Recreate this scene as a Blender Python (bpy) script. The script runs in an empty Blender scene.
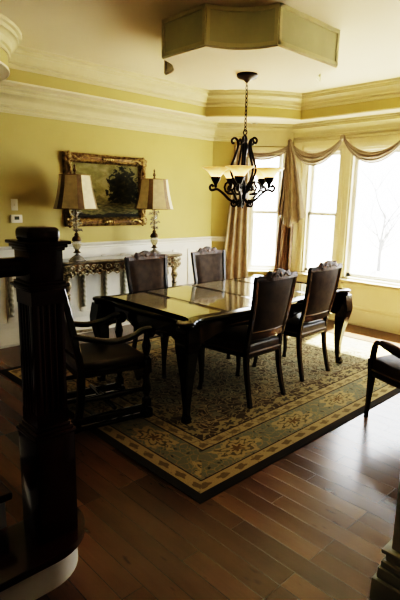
import bpy, bmesh, math, random
from mathutils import Vector, Matrix
random.seed(7)
PI = math.pi
sc = bpy.context.scene
COL = sc.collection

# ------------------------------------------------------------------ helpers
class MB:
    def __init__(self): self.bm = bmesh.new()
    def box(self, c, s, rz=0, bevel=0, seg=2, M=None):
        r = bmesh.ops.create_cube(self.bm, size=1)
        vs = r['verts']
        m = Matrix.Translation(Vector(c)) @ Matrix.Rotation(rz, 4, 'Z') @ Matrix.Diagonal((s[0], s[1], s[2], 1))
        if M is not None: m = M @ m
        bmesh.ops.transform(self.bm, matrix=m, verts=vs)
        if bevel:
            es = list({e for v in vs for e in v.link_edges})
            bmesh.ops.bevel(self.bm, geom=es, offset=bevel, segments=seg, affect='EDGES', profile=.5)
        return self
    def loft(self, rings, cap=True, closed=True, loop=False):
        bm = self.bm
        R = [[bm.verts.new(Vector(p)) for p in r] for r in rings]
        n = len(R[0])
        rr = list(range(len(R) - 1))
        pairs = [(R[i], R[i + 1]) for i in rr]
        if loop: pairs.append((R[-1], R[0]))
        for a, b in pairs:
            for k in range(n if closed else n - 1):
                k2 = (k + 1) % n
                try: bm.faces.new((a[k], a[k2], b[k2], b[k]))
                except ValueError: pass
        if cap and not loop and closed:
            for q in (R[0][::-1], R[-1]):
                try: bm.faces.new(q)
                except ValueError: pass
        return self
    def tube(self, pts, r, n=8, cap=True, loop=False):
        pts = [Vector(p) for p in pts]
        N = len(pts)
        rad = r if isinstance(r, (list, tuple)) else [r] * N
        rings = []; prev = None
        for i in range(N):
            if loop: t = pts[(i + 1) % N] - pts[i - 1]
            else: t = pts[min(i + 1, N - 1)] - pts[max(i - 1, 0)]
            t.normalize()
            if prev is None:
                a = Vector((0, 0, 1)) if abs(t.z) < .9 else Vector((1, 0, 0))
                u = t.cross(a).normalized()
            else:
                u = (prev - t * prev.dot(t)).normalized()
            prev = u; w = t.cross(u)
            rings.append([pts[i] + (u * math.cos(2 * PI * k / n) + w * math.sin(2 * PI * k / n)) * rad[i] for k in range(n)])
        return self.loft(rings, cap, loop=loop)
    def lathe(self, prof, c=(0, 0, 0), n=16, twist=None):
        rings = []
        for r, z in prof:
            ring = []
            for k in range(n):
                a = 2 * PI * k / n
                rr = max(r, 1e-4)
                if twist: rr *= 1 + twist[0] * math.sin(twist[1] * a + twist[2] * z)
                ring.append((c[0] + rr * math.cos(a), c[1] + rr * math.sin(a), c[2] + z))
            rings.append(ring)
        return self.loft(rings)
    def prism(self, poly, z0, z1, bevel=0, seg=2):
        bm = self.bm
        a = [bm.verts.new((p[0], p[1], z0)) for p in poly]
        b = [bm.verts.new((p[0], p[1], z1)) for p in poly]
        n = len(poly)
        fs = [bm.faces.new(a[::-1]), bm.faces.new(b)]
        for k in range(n): fs.append(bm.faces.new((a[k], a[(k + 1) % n], b[(k + 1) % n], b[k])))
        if bevel:
            es = [e for f in fs[:2] for e in f.edges]
            bmesh.ops.bevel(bm, geom=list(set(es)), offset=bevel, segments=seg, affect='EDGES', profile=.5)
        return self
    def grid(self, rows):
        bm = self.bm
        V = [[bm.verts.new(Vector(p)) for p in r] for r in rows]
        for i in range(len(V) - 1):
            for j in range(len(V[0]) - 1):
                bm.faces.new((V[i][j], V[i][j + 1], V[i + 1][j + 1], V[i + 1][j]))
        return self
    def legbar(self, path, sizes):
        """square-section leg: path of (x,y,z), sizes of (w,d) at each"""
        rings = []
        for (x, y, z), (w, d) in zip(path, sizes):
            c = min(w, d) * .12
            w2, d2 = w / 2, d / 2
            rings.append([(x + a, y + b, z) for a, b in ((w2 - c, d2), (-w2 + c, d2), (-w2, d2 - c), (-w2, -d2 + c), (-w2 + c, -d2), (w2 - c, -d2), (w2, -d2 + c), (w2, d2 - c))])
        return self.loft(rings)
    def sphere(self, c, r, u=10, v=7):
        s = r if isinstance(r, (tuple, list)) else (r, r, r)
        ret = bmesh.ops.create_uvsphere(self.bm, u_segments=u, v_segments=v, radius=1)
        bmesh.ops.transform(self.bm, matrix=Matrix.Translation(Vector(c)) @ Matrix.Diagonal((s[0], s[1], s[2], 1)), verts=ret['verts'])
        return self
    def sweep(self, path, prof, closed=False):
        """path of (x,y); prof of (d,z), d measured to the left of travel; mitred"""
        P = [Vector((p[0], p[1])) for p in path]; N = len(P); rings = []
        for i in range(N):
            a = (P[i] - P[i - 1]).normalized() if (i > 0 or closed) else None
            b = (P[(i + 1) % N] - P[i]).normalized() if (i < N - 1 or closed) else None
            if a is None: a = b
            if b is None: b = a
            na = Vector((-a.y, a.x)); nb = Vector((-b.y, b.x))
            m = (na + nb).normalized(); k = 1 / max(.3, m.dot(na))
            rings.append([(P[i].x + m.x * d * k, P[i].y + m.y * d * k, z) for d, z in prof])
        return self.loft(rings, cap=not closed, closed=True, loop=closed)
    def xform(self, m):
        bmesh.ops.transform(self.bm, matrix=m, verts=self.bm.verts); return self
    def build(self, name, mat, parent=None, smooth=40, loc=None):
        bm = self.bm
        bmesh.ops.recalc_face_normals(bm, faces=bm.faces)
        if smooth:
            lim = math.radians(smooth)
            for f in bm.faces: f.smooth = True
            for e in bm.edges:
                if len(e.link_faces) == 2 and e.calc_face_angle(0) > lim: e.smooth = False
        me = bpy.data.meshes.new(name); bm.to_mesh(me); bm.free()
        me.materials.append(mat)
        o = bpy.data.objects.new(name, me); COL.objects.link(o)
        if parent: o.parent = parent
        if loc: o.location = loc
        return o

def tag(o, label=None, cat=None, group=None, kind=None):
    if label: o['label'] = label
    if cat: o['category'] = cat
    if group: o['group'] = group
    if kind: o['kind'] = kind
    return o
def thing(name, label, cat, loc=(0, 0, 0), rz=0, group=None):
    o = bpy.data.objects.new(name, None); COL.objects.link(o)
    o.empty_display_size = .1; o.location = loc; o.rotation_euler = (0, 0, rz)
    return tag(o, label, cat, group)
def struct(o, label=None, cat=None): return tag(o, label, cat, None, 'structure')
def dup(root, loc, rz, label, group=None):
    def cp(o, par):
        c = o.copy(); COL.objects.link(c)
        if par: c.parent = par
        for ch in [x for x in bpy.data.objects if x.parent == o]: cp(ch, c)
        return c
    r = cp(root, None); r.location = loc; r.rotation_euler = (0, 0, rz); r['label'] = label
    if group: r['group'] = group
    return r
def smoothpath(pts, k=6, closed=False):
    """Catmull-Rom"""
    P = [Vector(p) for p in pts]; N = len(P); out = []
    for i in range(N if closed else N - 1):
        if closed: a, b, c, d = P[i - 1], P[i], P[(i + 1) % N], P[(i + 2) % N]
        else: a, b, c, d = P[max(i - 1, 0)], P[i], P[i + 1], P[min(i + 2, N - 1)]
        for j in range(k):
            t = j / k
            out.append(.5 * ((2 * b) + (c - a) * t + (2 * a - 5 * b + 4 * c - d) * t * t + (3 * b - a - 3 * c + d) * t ** 3))
    if not closed: out.append(P[-1])
    return out
def lerp(a, b, t): return a + (b - a) * t

# ------------------------------------------------------------------ materials
class N:
    """tiny node-expression helper"""
    def __init__(self, name):
        self.m = bpy.data.materials.new(name); self.m.use_nodes = True
        self.t = self.m.node_tree; self.b = self.t.nodes['Principled BSDF']; self.out = self.t.nodes['Material Output']
    def new(self, typ, **kw):
        n = self.t.nodes.new(typ)
        for k, v in kw.items(): setattr(n, k, v)
        return n
    def put(self, sock, v):
        if v is None: return
        if hasattr(v, 'is_output'): self.t.links.new(v, sock)
        else: sock.default_value = v
    def math(self, op, a, b=None, c=None):
        n = self.new('ShaderNodeMath', operation=op)
        for s, v in zip(n.inputs, (a, b, c)): self.put(s, v)
        return n.outputs[0]
    def mix(self, f, a, b, blend='MIX'):
        n = self.new('ShaderNodeMix', data_type='RGBA', blend_type=blend)
        self.put(n.inputs[0], f); self.put(n.inputs[6], a if hasattr(a, 'is_output') else (*a[:3], 1)); self.put(n.inputs[7], b if hasattr(b, 'is_output') else (*b[:3], 1))
        return n.outputs[2]
    def coord(self, which='Object'): return self.new('ShaderNodeTexCoord').outputs[which]
    def mapping(self, v, scale=(1, 1, 1), rot=(0, 0, 0), loc=(0, 0, 0)):
        n = self.new('ShaderNodeMapping'); self.put(n.inputs[0], v)
        n.inputs['Scale'].default_value = scale; n.inputs['Rotation'].default_value = rot; n.inputs['Location'].default_value = loc
        return n.outputs[0]
    def noise(self, v, scale, detail=3, rough=.5, dist=0):
        n = self.new('ShaderNodeTexNoise'); self.put(n.inputs['Vector'], v)
        n.inputs['Scale'].default_value = scale; n.inputs['Detail'].default_value = detail; n.inputs['Roughness'].default_value = rough; n.inputs['Distortion'].default_value = dist
        return n.outputs[0]
    def ramp(self, f, stops):
        n = self.new('ShaderNodeValToRGB'); self.put(n.inputs[0], f)
        el = n.color_ramp.elements
        while len(el) < len(stops): el.new(.5)
        for e, (p, c) in zip(el, stops): e.position = p; e.color = (*c[:3], 1)
        return n.outputs[0]
    def bump(self, h, strength=.3, dist=.01):
        n = self.new('ShaderNodeBump'); self.put(n.inputs['Height'], h)
        n.inputs['Strength'].default_value = strength; n.inputs['Distance'].default_value = dist
        self.t.links.new(n.outputs[0], self.b.inputs['Normal'])
    def xyz(self, v):
        n = self.new('ShaderNodeSeparateXYZ'); self.put(n.inputs[0], v); return n.outputs
    def set(self, **kw):
        for k, v in kw.items():
            s = self.b.inputs[k.replace('_', ' ')]
            if k in ('Base_Color', 'Emission_Color') and not hasattr(v, 'is_output'): v = (*v[:3], 1)
            self.put(s, v)
        return self
def mat(name, col, rough=.5, metal=0, var=.12, scale=6, bump=0, bscale=40, spec=.5, coat=0, dark=None, **kw):
    m = N(name); co = m.coord()
    n = m.noise(co, scale, 4)
    lo = tuple(c * (1 - var * 1.5) for c in col) if dark is None else dark
    hi = tuple(min(1, c * (1 + var)) for c in col)
    m.set(Base_Color=m.ramp(n, [(.3, lo), (.7, hi)]), Roughness=rough, Metallic=metal)
    m.b.inputs['Specular IOR Level'].default_value = spec
    m.b.inputs['Coat Weight'].default_value = coat
    if bump: m.bump(m.noise(co, bscale, 3), bump)
    for k, v in kw.items(): m.set(**{k: v})
    return m.m

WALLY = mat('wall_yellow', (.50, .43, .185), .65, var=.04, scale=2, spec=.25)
ROPE = mat('rope_moulding', (.50, .49, .40), .45, var=.15, scale=30)
HALL = mat('hall_wall', (.10, .075, .05), .7, var=.05)
CREAM = mat('cream_paint', (.80, .74, .58), .5, var=.03, spec=.3)
CREAM2 = mat('cream_trim', (.64, .58, .37), .45, var=.03, spec=.3)
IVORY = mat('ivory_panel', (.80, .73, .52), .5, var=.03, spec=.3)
CEIL = mat('ceiling_paint', (.72, .64, .47), .8, var=.02, scale=1.5, spec=.1)
BOXGREEN = mat('panel_sage', (.50, .50, .33), .6, var=.05)
WHITE = mat('white_paint', (.78, .77, .70), .42, var=.03, spec=.35)
GREYW = mat('column_paint', (.62, .64, .55), .5, var=.05)
PLASTIC = mat('white_plastic', (.80, .78, .68), .35, var=.02)
SCREEN = mat('grey_screen', (.12, .14, .10), .2, var=.05)
BLACKW = mat('ebony_wood', (.011, .008, .006), .16, var=.3, scale=9, coat=.25)
DARKW = mat('dark_walnut', (.022, .012, .007), .25, var=.35, scale=8, coat=.15)
CARVED = mat('carved_walnut', (.075, .034, .014), .48, var=.4, scale=30, bump=.5, bscale=60)
NEWELW = mat('mahogany', (.032, .0060, .004), .22, var=.3, scale=5, coat=.25)
LEATHER = mat('brown_leather', (.056, .035, .020), .65, var=.25, scale=14, bump=.15, bscale=180, spec=.18)
LEATHERD = mat('dark_leather', (.022, .014, .010), .36, var=.3, scale=14, bump=.15, bscale=180)
PIPING = mat('gold_piping', (.22, .14, .05), .4, var=.2)
IRON = mat('wrought_iron', (.012, .009, .007), .38, metal=.6, var=.3, scale=20)
GOLD = mat('antique_gold', (.29, .22, .095), .38, metal=.75, var=.5, scale=28, bump=.5, bscale=70, dark=(.07, .035, .012))
GOLDD = mat('dark_gilding', (.15, .09, .035), .4, metal=.6, var=.5, scale=30, dark=(.03, .016, .008))
BRONZE = mat('pewter_gilding', (.36, .32, .22), .36, metal=.6, var=.6, scale=34, bump=.5, bscale=80, dark=(.045, .035, .022))
MARBLE = mat('console_marble', (.26, .23, .17), .14, var=.6, scale=7, coat=.3, dark=(.07, .06, .045))
SHADECREAM = mat('shade_silk', (.66, .57, .38), .5, var=.08, scale=20)
SHADEBROWN = mat('shade_stripe', (.23, .155, .08), .6, var=.15, scale=20)
ANTIQUE = mat('lamp_bronze', (.12, .08, .035), .35, metal=.7, var=.4, scale=20)
SCARF = mat('taupe_silk', (.36, .30, .235), .36, var=.12, scale=9, spec=.5)
CURT = mat('gold_taupe_silk', (.34, .27, .18), .42, var=.15, scale=9)
CURTD = mat('brown_silk', (.19, .12, .075), .42, var=.2, scale=9)
BARK = mat('bark', (.11, .11, .112), .9, var=.3)
GROUNDM = mat('winter_lawn', (.35, .34, .30), .95, var=.15)
SIDING = mat('render_wall', (.5, .48, .42), .8)

m = N('lamp_crystal'); m.set(Base_Color=(.95, .93, .88), Roughness=.03); m.b.inputs['Transmission Weight'].default_value = .75
m.b.inputs['IOR'].default_value = 1.5; m.set(Roughness=m.math('MULTIPLY', m.noise(m.coord(), 30), .08)); CRYSTAL = m.m
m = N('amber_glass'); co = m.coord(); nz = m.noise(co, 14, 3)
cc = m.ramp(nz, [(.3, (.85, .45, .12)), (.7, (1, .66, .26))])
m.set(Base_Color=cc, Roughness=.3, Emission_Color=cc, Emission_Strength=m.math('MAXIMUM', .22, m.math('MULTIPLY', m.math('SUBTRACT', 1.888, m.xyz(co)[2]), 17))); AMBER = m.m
m = N('bulb'); m.set(Base_Color=(1, .9, .7), Emission_Color=m.ramp(m.noise(m.coord(), 2), [(0, (1, .82, .5)), (1, (1, .86, .58))]), Emission_Strength=5); BULB = m.m
# window pane: mostly clear with a thin reflection
m = N('window_glass'); tr = m.new('ShaderNodeBsdfTransparent'); gl = m.new('ShaderNodeBsdfGlossy'); gl.inputs['Roughness'].default_value = .02
lw = m.new('ShaderNodeLayerWeight'); mx = m.new('ShaderNodeMixShader')
m.t.links.new(m.math('ADD', .03, m.math('MULTIPLY', m.math('POWER', lw.outputs['Facing'], 5), .6)), mx.inputs[0]); m.t.links.new(tr.outputs[0], mx.inputs[1]); m.t.links.new(gl.outputs[0], mx.inputs[2]); m.t.links.new(mx.outputs[0], m.out.inputs[0]); PANE = m.m

# oak plank floor, boards run along X
m = N('plank_floor'); co = m.coord(); br = m.new('ShaderNodeTexBrick'); m.put(br.inputs['Vector'], co)
br.offset = .37; br.offset_frequency = 3; br.inputs['Color1'].default_value = (.30, .30, .30, 1); br.inputs['Color2'].default_value = (1, 1, 1, 1); br.inputs['Mortar'].default_value = (0, 0, 0, 1)
br.inputs['Scale'].default_value = 1; br.inputs['Mortar Size'].default_value = .0016; br.inputs['Mortar Smooth'].default_value = .2
br.inputs['Brick Width'].default_value = 1.05; br.inputs['Row Height'].default_value = .108; br.inputs['Bias'].default_value = 0
grain = m.noise(m.mapping(co, (1.2, 22, 1)), 5, 5, .6, .6)
blot = m.noise(m.mapping(co, (.8, 3, 1)), 3, 3)
knot = m.noise(m.mapping(co, (2.5, 7, 1)), 2.6, 2)
bw = m.new('ShaderNodeSeparateColor'); m.put(bw.inputs[0], br.outputs[0]); val = bw.outputs[0]
tone = m.math('ADD', m.math('MULTIPLY', val, .62), m.math('ADD', m.math('MULTIPLY', grain, .14), m.math('MULTIPLY', blot, .32)))
colr = m.ramp(tone, [(.25, (.030, .0135, .006)), (.55, (.085, .041, .019)), (.9, (.165, .088, .043))])
colr = m.mix(m.ramp(knot, [(.66, (0, 0, 0)), (.76, (1, 1, 1))]), colr, (.035, .014, .007))
colr = m.mix(br.outputs['Fac'], colr, (.008, .004, .002))
m.set(Base_Color=colr, Roughness=m.ramp(blot, [(.2, (.21,) * 3), (.8, (.27,) * 3)])); m.b.inputs['Specular IOR Level'].default_value = .55
m.bump(m.math('SUBTRACT', 1, br.outputs['Fac']), .25, .003); FLOOR = m.m

# olive burl table inlay
m = N('burl_inlay'); co = m.coord(); n1 = m.noise(co, 6, 5, .65, 1.6); n2 = m.noise(co, 30, 4, .6)
m.set(Base_Color=m.ramp(m.math('ADD', m.math('MULTIPLY', n1, .7), m.math('MULTIPLY', n2, .3)), [(.3, (.20, .175, .11)), (.5, (.30, .27, .175)), (.7, (.38, .345, .235))]), Roughness=.10)
m.b.inputs['Coat Weight'].default_value = 1; m.b.inputs['Coat Roughness'].default_value = .03; BURL = m.m

# oil landscape
m = N('oil_landscape'); g = m.coord('Generated'); s = m.xyz(g); u, w = s[1], s[2]
n1 = m.noise(g, 5, 6, .65, .4); n2 = m.noise(m.mapping(g, (1, 1, 1), loc=(3, 1, 7)), 11, 5, .65, .5); n3 = m.noise(m.mapping(g, (1, 3, 8)), 4, 4)
sky = m.ramp(n1, [(.3, (.10, .095, .03)), (.52, (.22, .20, .075)), (.72, (.34, .32, .17))])
tree = m.ramp(n2, [(.3, (.008, .010, .004)), (.55, (.035, .036, .012)), (.75, (.12, .10, .03))])
olive = m.ramp(n2, [(.3, (.06, .06, .018)), (.7, (.22, .20, .07))])
ground = m.ramp(n3, [(.3, (.03, .032, .010)), (.55, (.12, .115, .04)), (.8, (.26, .24, .11))])
hline = m.math('ADD', m.math('MULTIPLY', n1, .35), .14)
bush = m.math('LESS_THAN', w, m.math('ADD', hline, m.math('MULTIPLY', m.math('PINGPONG', m.math('ADD', u, .1), .3), .9)))
c = m.mix(bush, sky, olive)
du = m.math('DIVIDE', m.math('SUBTRACT', u, .76), .25); dv = m.math('DIVIDE', m.math('SUBTRACT', w, .52), .40)
d = m.math('ADD', m.math('SQRT', m.math('ADD', m.math('MULTIPLY', du, du), m.math('MULTIPLY', dv, dv))), m.math('MULTIPLY', m.math('SUBTRACT', n2, .5), 2.6))
c = m.mix(m.math('LESS_THAN', d, 1), c, tree)
c = m.mix(m.math('LESS_THAN', w, m.math('ADD', .22, m.math('MULTIPLY', n2, .12))), c, ground)
du = m.math('DIVIDE', m.math('SUBTRACT', u, .44), .07); dv = m.math('DIVIDE', m.math('SUBTRACT', w, .42), .10)
c = m.mix(m.math('LESS_THAN', m.math('ADD', m.math('ADD', m.math('MULTIPLY', du, du), m.math('MULTIPLY', dv, dv)), m.math('MULTIPLY', n2, 3.2)), 1.7), c, (.25, .22, .11))
c = m.mix(m.math('LESS_THAN', w, m.math('MULTIPLY', n1, .16)), c, (.012, .012, .005))
m.set(Base_Color=c, Roughness=.6); m.b.inputs['Specular IOR Level'].default_value = .2; m.bump(n2, .2, .004); OIL = m.m

# patterned rug (object coordinates in metres, centred)
RX, RY = 2.73, 3.68
m = N('persian_rug'); co = m.coord(); s = m.xyz(co); X, Y = s[0], s[1]
wob = m.noise(co, 9, 3); w2 = m.noise(co, 34, 3); vor = m.new('ShaderNodeTexVoronoi', feature='F1'); m.put(vor.inputs['Vector'], co); vor.inputs['Scale'].default_value = 15
ax = m.math('SUBTRACT', RX / 2, m.math('ABSOLUTE', X)); ay = m.math('SUBTRACT', RY / 2, m.math('ABSOLUTE', Y))
D = m.math('MINIMUM', ax, ay)
isx = m.math('LESS_THAN', ax, ay)
def sel(f, a, b): return m.math('ADD', m.math('MULTIPLY', f, a), m.math('MULTIPLY', m.math('SUBTRACT', 1, f), b))
T = sel(isx, Y, X)                                   # coordinate along the border
def lt(a, b): return m.math('LESS_THAN', a, b)
def gt(a, b): return m.math('GREATER_THAN', a, b)
def AND(a, b): return m.math('MULTIPLY', a, b)
def medallion(period, dc, rx, ry, amp, k):
    t = m.math('SUBTRACT', m.math('MULTIPLY', m.math('FRACT', m.math('ADD', m.math('DIVIDE', T, period), .5)), period), period / 2)
    p = m.math('DIVIDE', t, rx); q = m.math('DIVIDE', m.math('SUBTRACT', D, dc), ry)
    r = m.math('SQRT', m.math('ADD', m.math('MULTIPLY', p, p), m.math('MULTIPLY', q, q)))
    a = m.math('ARCTAN2', q, p)
    return m.math('ADD', r, m.math('ADD', m.math('MULTIPLY', m.math('SINE', m.math('MULTIPLY', a, k)), amp), m.math('MULTIPLY', m.math('SUBTRACT', w2, .5), .7)))
gold, blue, dk, tan = (.25, .195, .095), (.125, .121, .080), (.022, .016, .010), (.20, .16, .078)
# field arabesque
wv = m.new('ShaderNodeVectorMath', operation='ADD'); nzv = m.new('ShaderNodeTexNoise'); m.put(nzv.inputs['Vector'], co); nzv.inputs['Scale'].default_value = 7
scl = m.new('ShaderNodeVectorMath', operation='SCALE'); m.t.links.new(nzv.outputs['Color'], scl.inputs[0]); scl.inputs['Scale'].default_value = .16
m.t.links.new(co, wv.inputs[0]); m.t.links.new(scl.outputs[0], wv.inputs[1]); wc = wv.outputs[0]
def voro(scale, feat, v=wc):
    n = m.new('ShaderNodeTexVoronoi', feature=feat); m.put(n.inputs['Vector'], v); n.inputs['Scale'].default_value = scale; return n.outputs['Distance']
e1 = voro(8, 'DISTANCE_TO_EDGE'); e2 = voro(17, 'DISTANCE_TO_EDGE'); f1 = voro(8, 'F1'); f2 = voro(19, 'F1')
fld = m.mix(m.ramp(wob, [(.44, (0, 0, 0)), (.56, (1, 1, 1))]), (.060, .042, .022), (.115, .10, .060))
fld = m.mix(lt(e2, .075), fld, (.215, .175, .095))
fld = m.mix(lt(f2, .24), fld, (.245, .205, .12))
fld = m.mix(lt(f2, .11), fld, (.060, .038, .020))
fld = m.mix(lt(e1, .05), fld, (.035, .024, .013))
fld = m.mix(lt(e1, .022), fld, (.255, .21, .12))
fld = m.mix(lt(f1, .33), fld, (.165, .15, .09))
fld = m.mix(AND(lt(f1, .24), gt(f1, .17)), fld, (.045, .030, .016))
v1 = m.math('SUBTRACT', 1, m.math('MULTIPLY', e2, 4))
# main border
m1 = medallion(.62, .275, .19, .10, .16, 7)
bd = m.mix(lt(f2, .22), blue, (.055, .055, .035))
bd = m.mix(lt(e2, .04), bd, tan)
bd = m.mix(lt(m1, 1.0), bd, gold)
bd = m.mix(AND(gt(m1, .55), lt(m1, .70)), bd, (.085, .075, .04)); bd = m.mix(AND(lt(m1, .95), lt(f2, .24)), bd, (.11, .09, .045))
bd = m.mix(lt(m1, .26), bd, (.10, .065, .025))
m2 = medallion(.155, .105, .045, .022, .2, 4); m3 = medallion(.155, .445, .045, .022, .2, 4)
g1 = m.mix(lt(m2, 1), gold, (.125, .095, .045)); g1 = m.mix(lt(f2, .15), g1, (.17, .13, .06)); g2 = m.mix(lt(m3, 1), gold, (.125, .095, .045)); g2 = m.mix(lt(e2, .05), g2, (.15, .115, .06))
m4 = medallion(.34, .56, .11, .055, .2, 6); ib = m.mix(lt(m4, 1), (.055, .040, .021), tan); ib = m.mix(lt(e2, .06), ib, (.19, .155, .08)); ib = m.mix(lt(m4, .45), ib, (.06, .05, .03))
c = fld
c = m.mix(lt(D, .64), c, ib); c = m.mix(lt(D, .50), c, dk); c = m.mix(lt(D, .49), c, g2); c = m.mix(lt(D, .405), c, dk); c = m.mix(lt(D, .395), c, bd)
c = m.mix(lt(D, .155), c, dk); c = m.mix(lt(D, .147), c, g1); c = m.mix(lt(D, .062), c, dk)
pile = m.noise(co, 160, 2)
c = m.mix(1, c, (1.18, 1.17, 1.15), 'MULTIPLY')
c = m.mix(.35, c, m.mix(1, c, m.ramp(pile, [(.3, (.45,) * 3), (.7, (1.3,) * 3)]), 'MULTIPLY'))
m.set(Base_Color=c, Roughness=.95); m.b.inputs['Specular IOR Level'].default_value = .1; m.bump(pile, .4, .004); RUG = m.m

# ------------------------------------------------------------------ room
WX, WY, CZ, SZ = -5.12, 5.95, 2.95, 2.65
A = Vector((WX, 5.09)); B = Vector((-4.35, WY))
XR = 2.4; YB = -3.2
struct(MB().box(((WX + XR) / 2, (YB + WY) / 2, -.06), (XR - WX + .4, WY - YB + .4, .12)).build('floor', FLOOR))
struct(MB().box(((WX + XR) / 2, (YB + WY) / 2, CZ + .06), (XR - WX + .4, WY - YB + .4, .12)).build('ceiling', CEIL))
struct(MB().box((WX - .06, (YB + A.y) / 2, CZ / 2), (.12, A.y - YB, CZ)).build('wall_left', WALLY))
struct(MB().box((XR + .06, (YB + WY) / 2, CZ / 2), (.12, WY - YB, CZ)).build('wall_right', HALL))
struct(MB().box(((WX + XR) / 2, YB - .06, CZ / 2), (XR - WX, .12, CZ)).build('wall_front', HALL))
def wall_holes(name, P, Q, holes, mat_, th=.14):
    """wall from P to Q (room on the right of travel); holes = (s0,s1,z0,z1)"""
    d = (Q - P); L = d.length; ang = math.atan2(d.y, d.x); mb = MB()
    M = Matrix.Translation((P.x, P.y, 0)) @ Matrix.Rotation(ang, 4, 'Z')
    s = 0
    for s0, s1, z0, z1 in holes:
        if s0 > s: mb.box(((s + s0) / 2, th / 2, CZ / 2), (s0 - s, th, CZ))
        mb.box(((s0 + s1) / 2, th / 2, z0 / 2), (s1 - s0, th, z0))
        mb.box(((s0 + s1) / 2, th / 2, (z1 + CZ) / 2), (s1 - s0, th, CZ - z1)); s = s1
    mb.box(((s + L) / 2, th / 2, CZ / 2), (L - s, th, CZ))
    mb.xform(M)
    return struct(mb.build(name, mat_)), M
WT, WB = 2.30, .60
Lc = (B - A).length
_, MC = wall_holes('wall_corner', A, B, [(.555, 1.035, WB, WT)], WALLY)
h_back = [(.25, .78, WB, WT), (.92, 2.30, WB, WT), (2.46, 3.1, WB, WT), (3.3, 3.95, WB, WT)]
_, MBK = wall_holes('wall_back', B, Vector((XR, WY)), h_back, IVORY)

def window(n, M, s0, s1, double, label):
    root = thing(f'window_{n}', label, 'window'); root.matrix_world = M; root['kind'] = 'structure'
    z0, z1 = WB, WT
    f = MB(); c = .055
    for a, b in ((s0, s0 + .03), (s1 - .03, s1)): f.box(((a + b) / 2, .06, (z0 + z1) / 2), (b - a, .14, z1 - z0))
    for a, b in ((z0, z0 + .03), (z1 - .03, z1)): f.box(((s0 + s1) / 2, .06, (a + b) / 2), (s1 - s0, .14, b - a))
    fr = f.build('window_frame', CREAM, root)
    t = MB()                                     # casing on the room side
    for a in (s0 - .028, s1 + .028): t.box((a, -.012, (z0 + z1) / 2), (c, .024, z1 - z0 + .10), bevel=.006)
    t.box(((s0 + s1) / 2, -.012, z1 + .028), (s1 - s0 + .11, .03, c), bevel=.006)
    t.build('window_casing', IVORY, root)
    MB().box(((s0 + s1) / 2, -.03, z0 - .012), (s1 - s0 + .13, .07, .024), bevel=.006).build('window_sill', CREAM, root)
    spans = [(z0 + .03, (z0 + z1) / 2 + .015, .05), ((z0 + z1) / 2 - .015, z1 - .03, .085)] if double else [(z0 + .03, z1 - .03, .06)]
    for a, b, y in spans:
        sm = MB(); w = .04 if double else .05
        for x in (s0 + .03 + w / 2, s1 - .03 - w / 2): sm.box((x, y, (a + b) / 2), (w, .03, b - a))
        for z in (a + w / 2, b - w / 2): sm.box(((s0 + s1) / 2, y, z), (s1 - s0 - .06, .03, w))
        sa = sm.build('window_sash', WHITE, root)
        MB().box(((s0 + s1) / 2, y, (a + b) / 2), (s1 - s0 - .06 - 2 * w, .004, b - a - 2 * w)).build('pane', PANE, sa)
    return root
window(1, MC, .555, 1.035, True, 'narrow double-hung window on the angled wall, behind the chandelier')
window(2, MBK, *h_back[0][:2], True, 'narrow double-hung window right of the scarf tail')
window(3, MBK, *h_back[1][:2], False, 'large undivided picture window at the right edge of the photo')
window(4, MBK, *h_back[2][:2], True, 'double-hung window beyond the picture window')
window(5, MBK, *h_back[3][:2], True, 'last double-hung window on the window wall')

# tray ceiling soffit ring
TX0, TX1, TY0, TY1 = -4.80, -1.20, 1.24, 5.58
def scoop(p, q, bulge, n=10):
    p = Vector(p); q = Vector(q); d = q - p; nrm = Vector((-d.y, d.x)).normalized()
    return [p + d * (i / n) + nrm * bulge * 4 * (i / n) * (1 - i / n) for i in range(n + 1)]
tray = []
tray += [Vector((-4.8 + .84 * math.sin(k * PI / 24), 1.15 + .84 * math.cos(k * PI / 24))) for k in range(13)]
tray += [Vector((-1.2 - .84 * math.cos(k * PI / 24), 1.15 + .84 * math.sin(k * PI / 24))) for k in range(13)]
tray += scoop((-1.2, 4.62), (-2.0, 5.58), .13)
tray += scoop((-4.0, 5.58), (-4.79, 4.62), .13)
inner = tray
ctr = Vector((-3.0, 3.41))
def outward(p):
    d = p - ctr; k = 1e9
    for v, lo, hi in ((d.x, WX - ctr.x, XR - ctr.x), (d.y, YB - ctr.y, WY - ctr.y)):
        if v > 1e-6: k = min(k, hi / v)
        elif v < -1e-6: k = min(k, lo / v)
    return ctr + d * k
mb = MB(); bm = mb.bm
aug = []
for i, p in enumerate(inner):
    aug.append(p)
    q = inner[(i + 1) % len(inner)]
    if (q - p).length > .5:
        for k in range(1, 12): aug.append(p.lerp(q, k / 12))
outer = [outward(p) for p in aug]
# pull in corners of the outer rectangle
for cx in (WX, XR):
    for cy in (YB, WY):
        j = min(range(len(outer)), key=lambda i: (outer[i] - Vector((cx, cy))).length); outer[j] = Vector((cx, cy))
VI = [bm.verts.new((p.x, p.y, SZ)) for p in aug]; VT = [bm.verts.new((p.x, p.y, CZ)) for p in aug]; VO = [bm.verts.new((p.x, p.y, SZ)) for p in outer]
n = len(aug)
under = []
for i in range(n):
    j = (i + 1) % n
    bm.faces.new((VI[i], VI[j], VT[j], VT[i])); under.append(bm.faces.new((VI[i], VO[i], VO[j], VI[j])))
sof = struct(mb.build('ceiling_soffit', WALLY, smooth=30)); sof.data.materials.append(CEIL)
for f in sof.data.polygons:
    if abs(f.normal.z) > .7: f.material_index = 1
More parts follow.
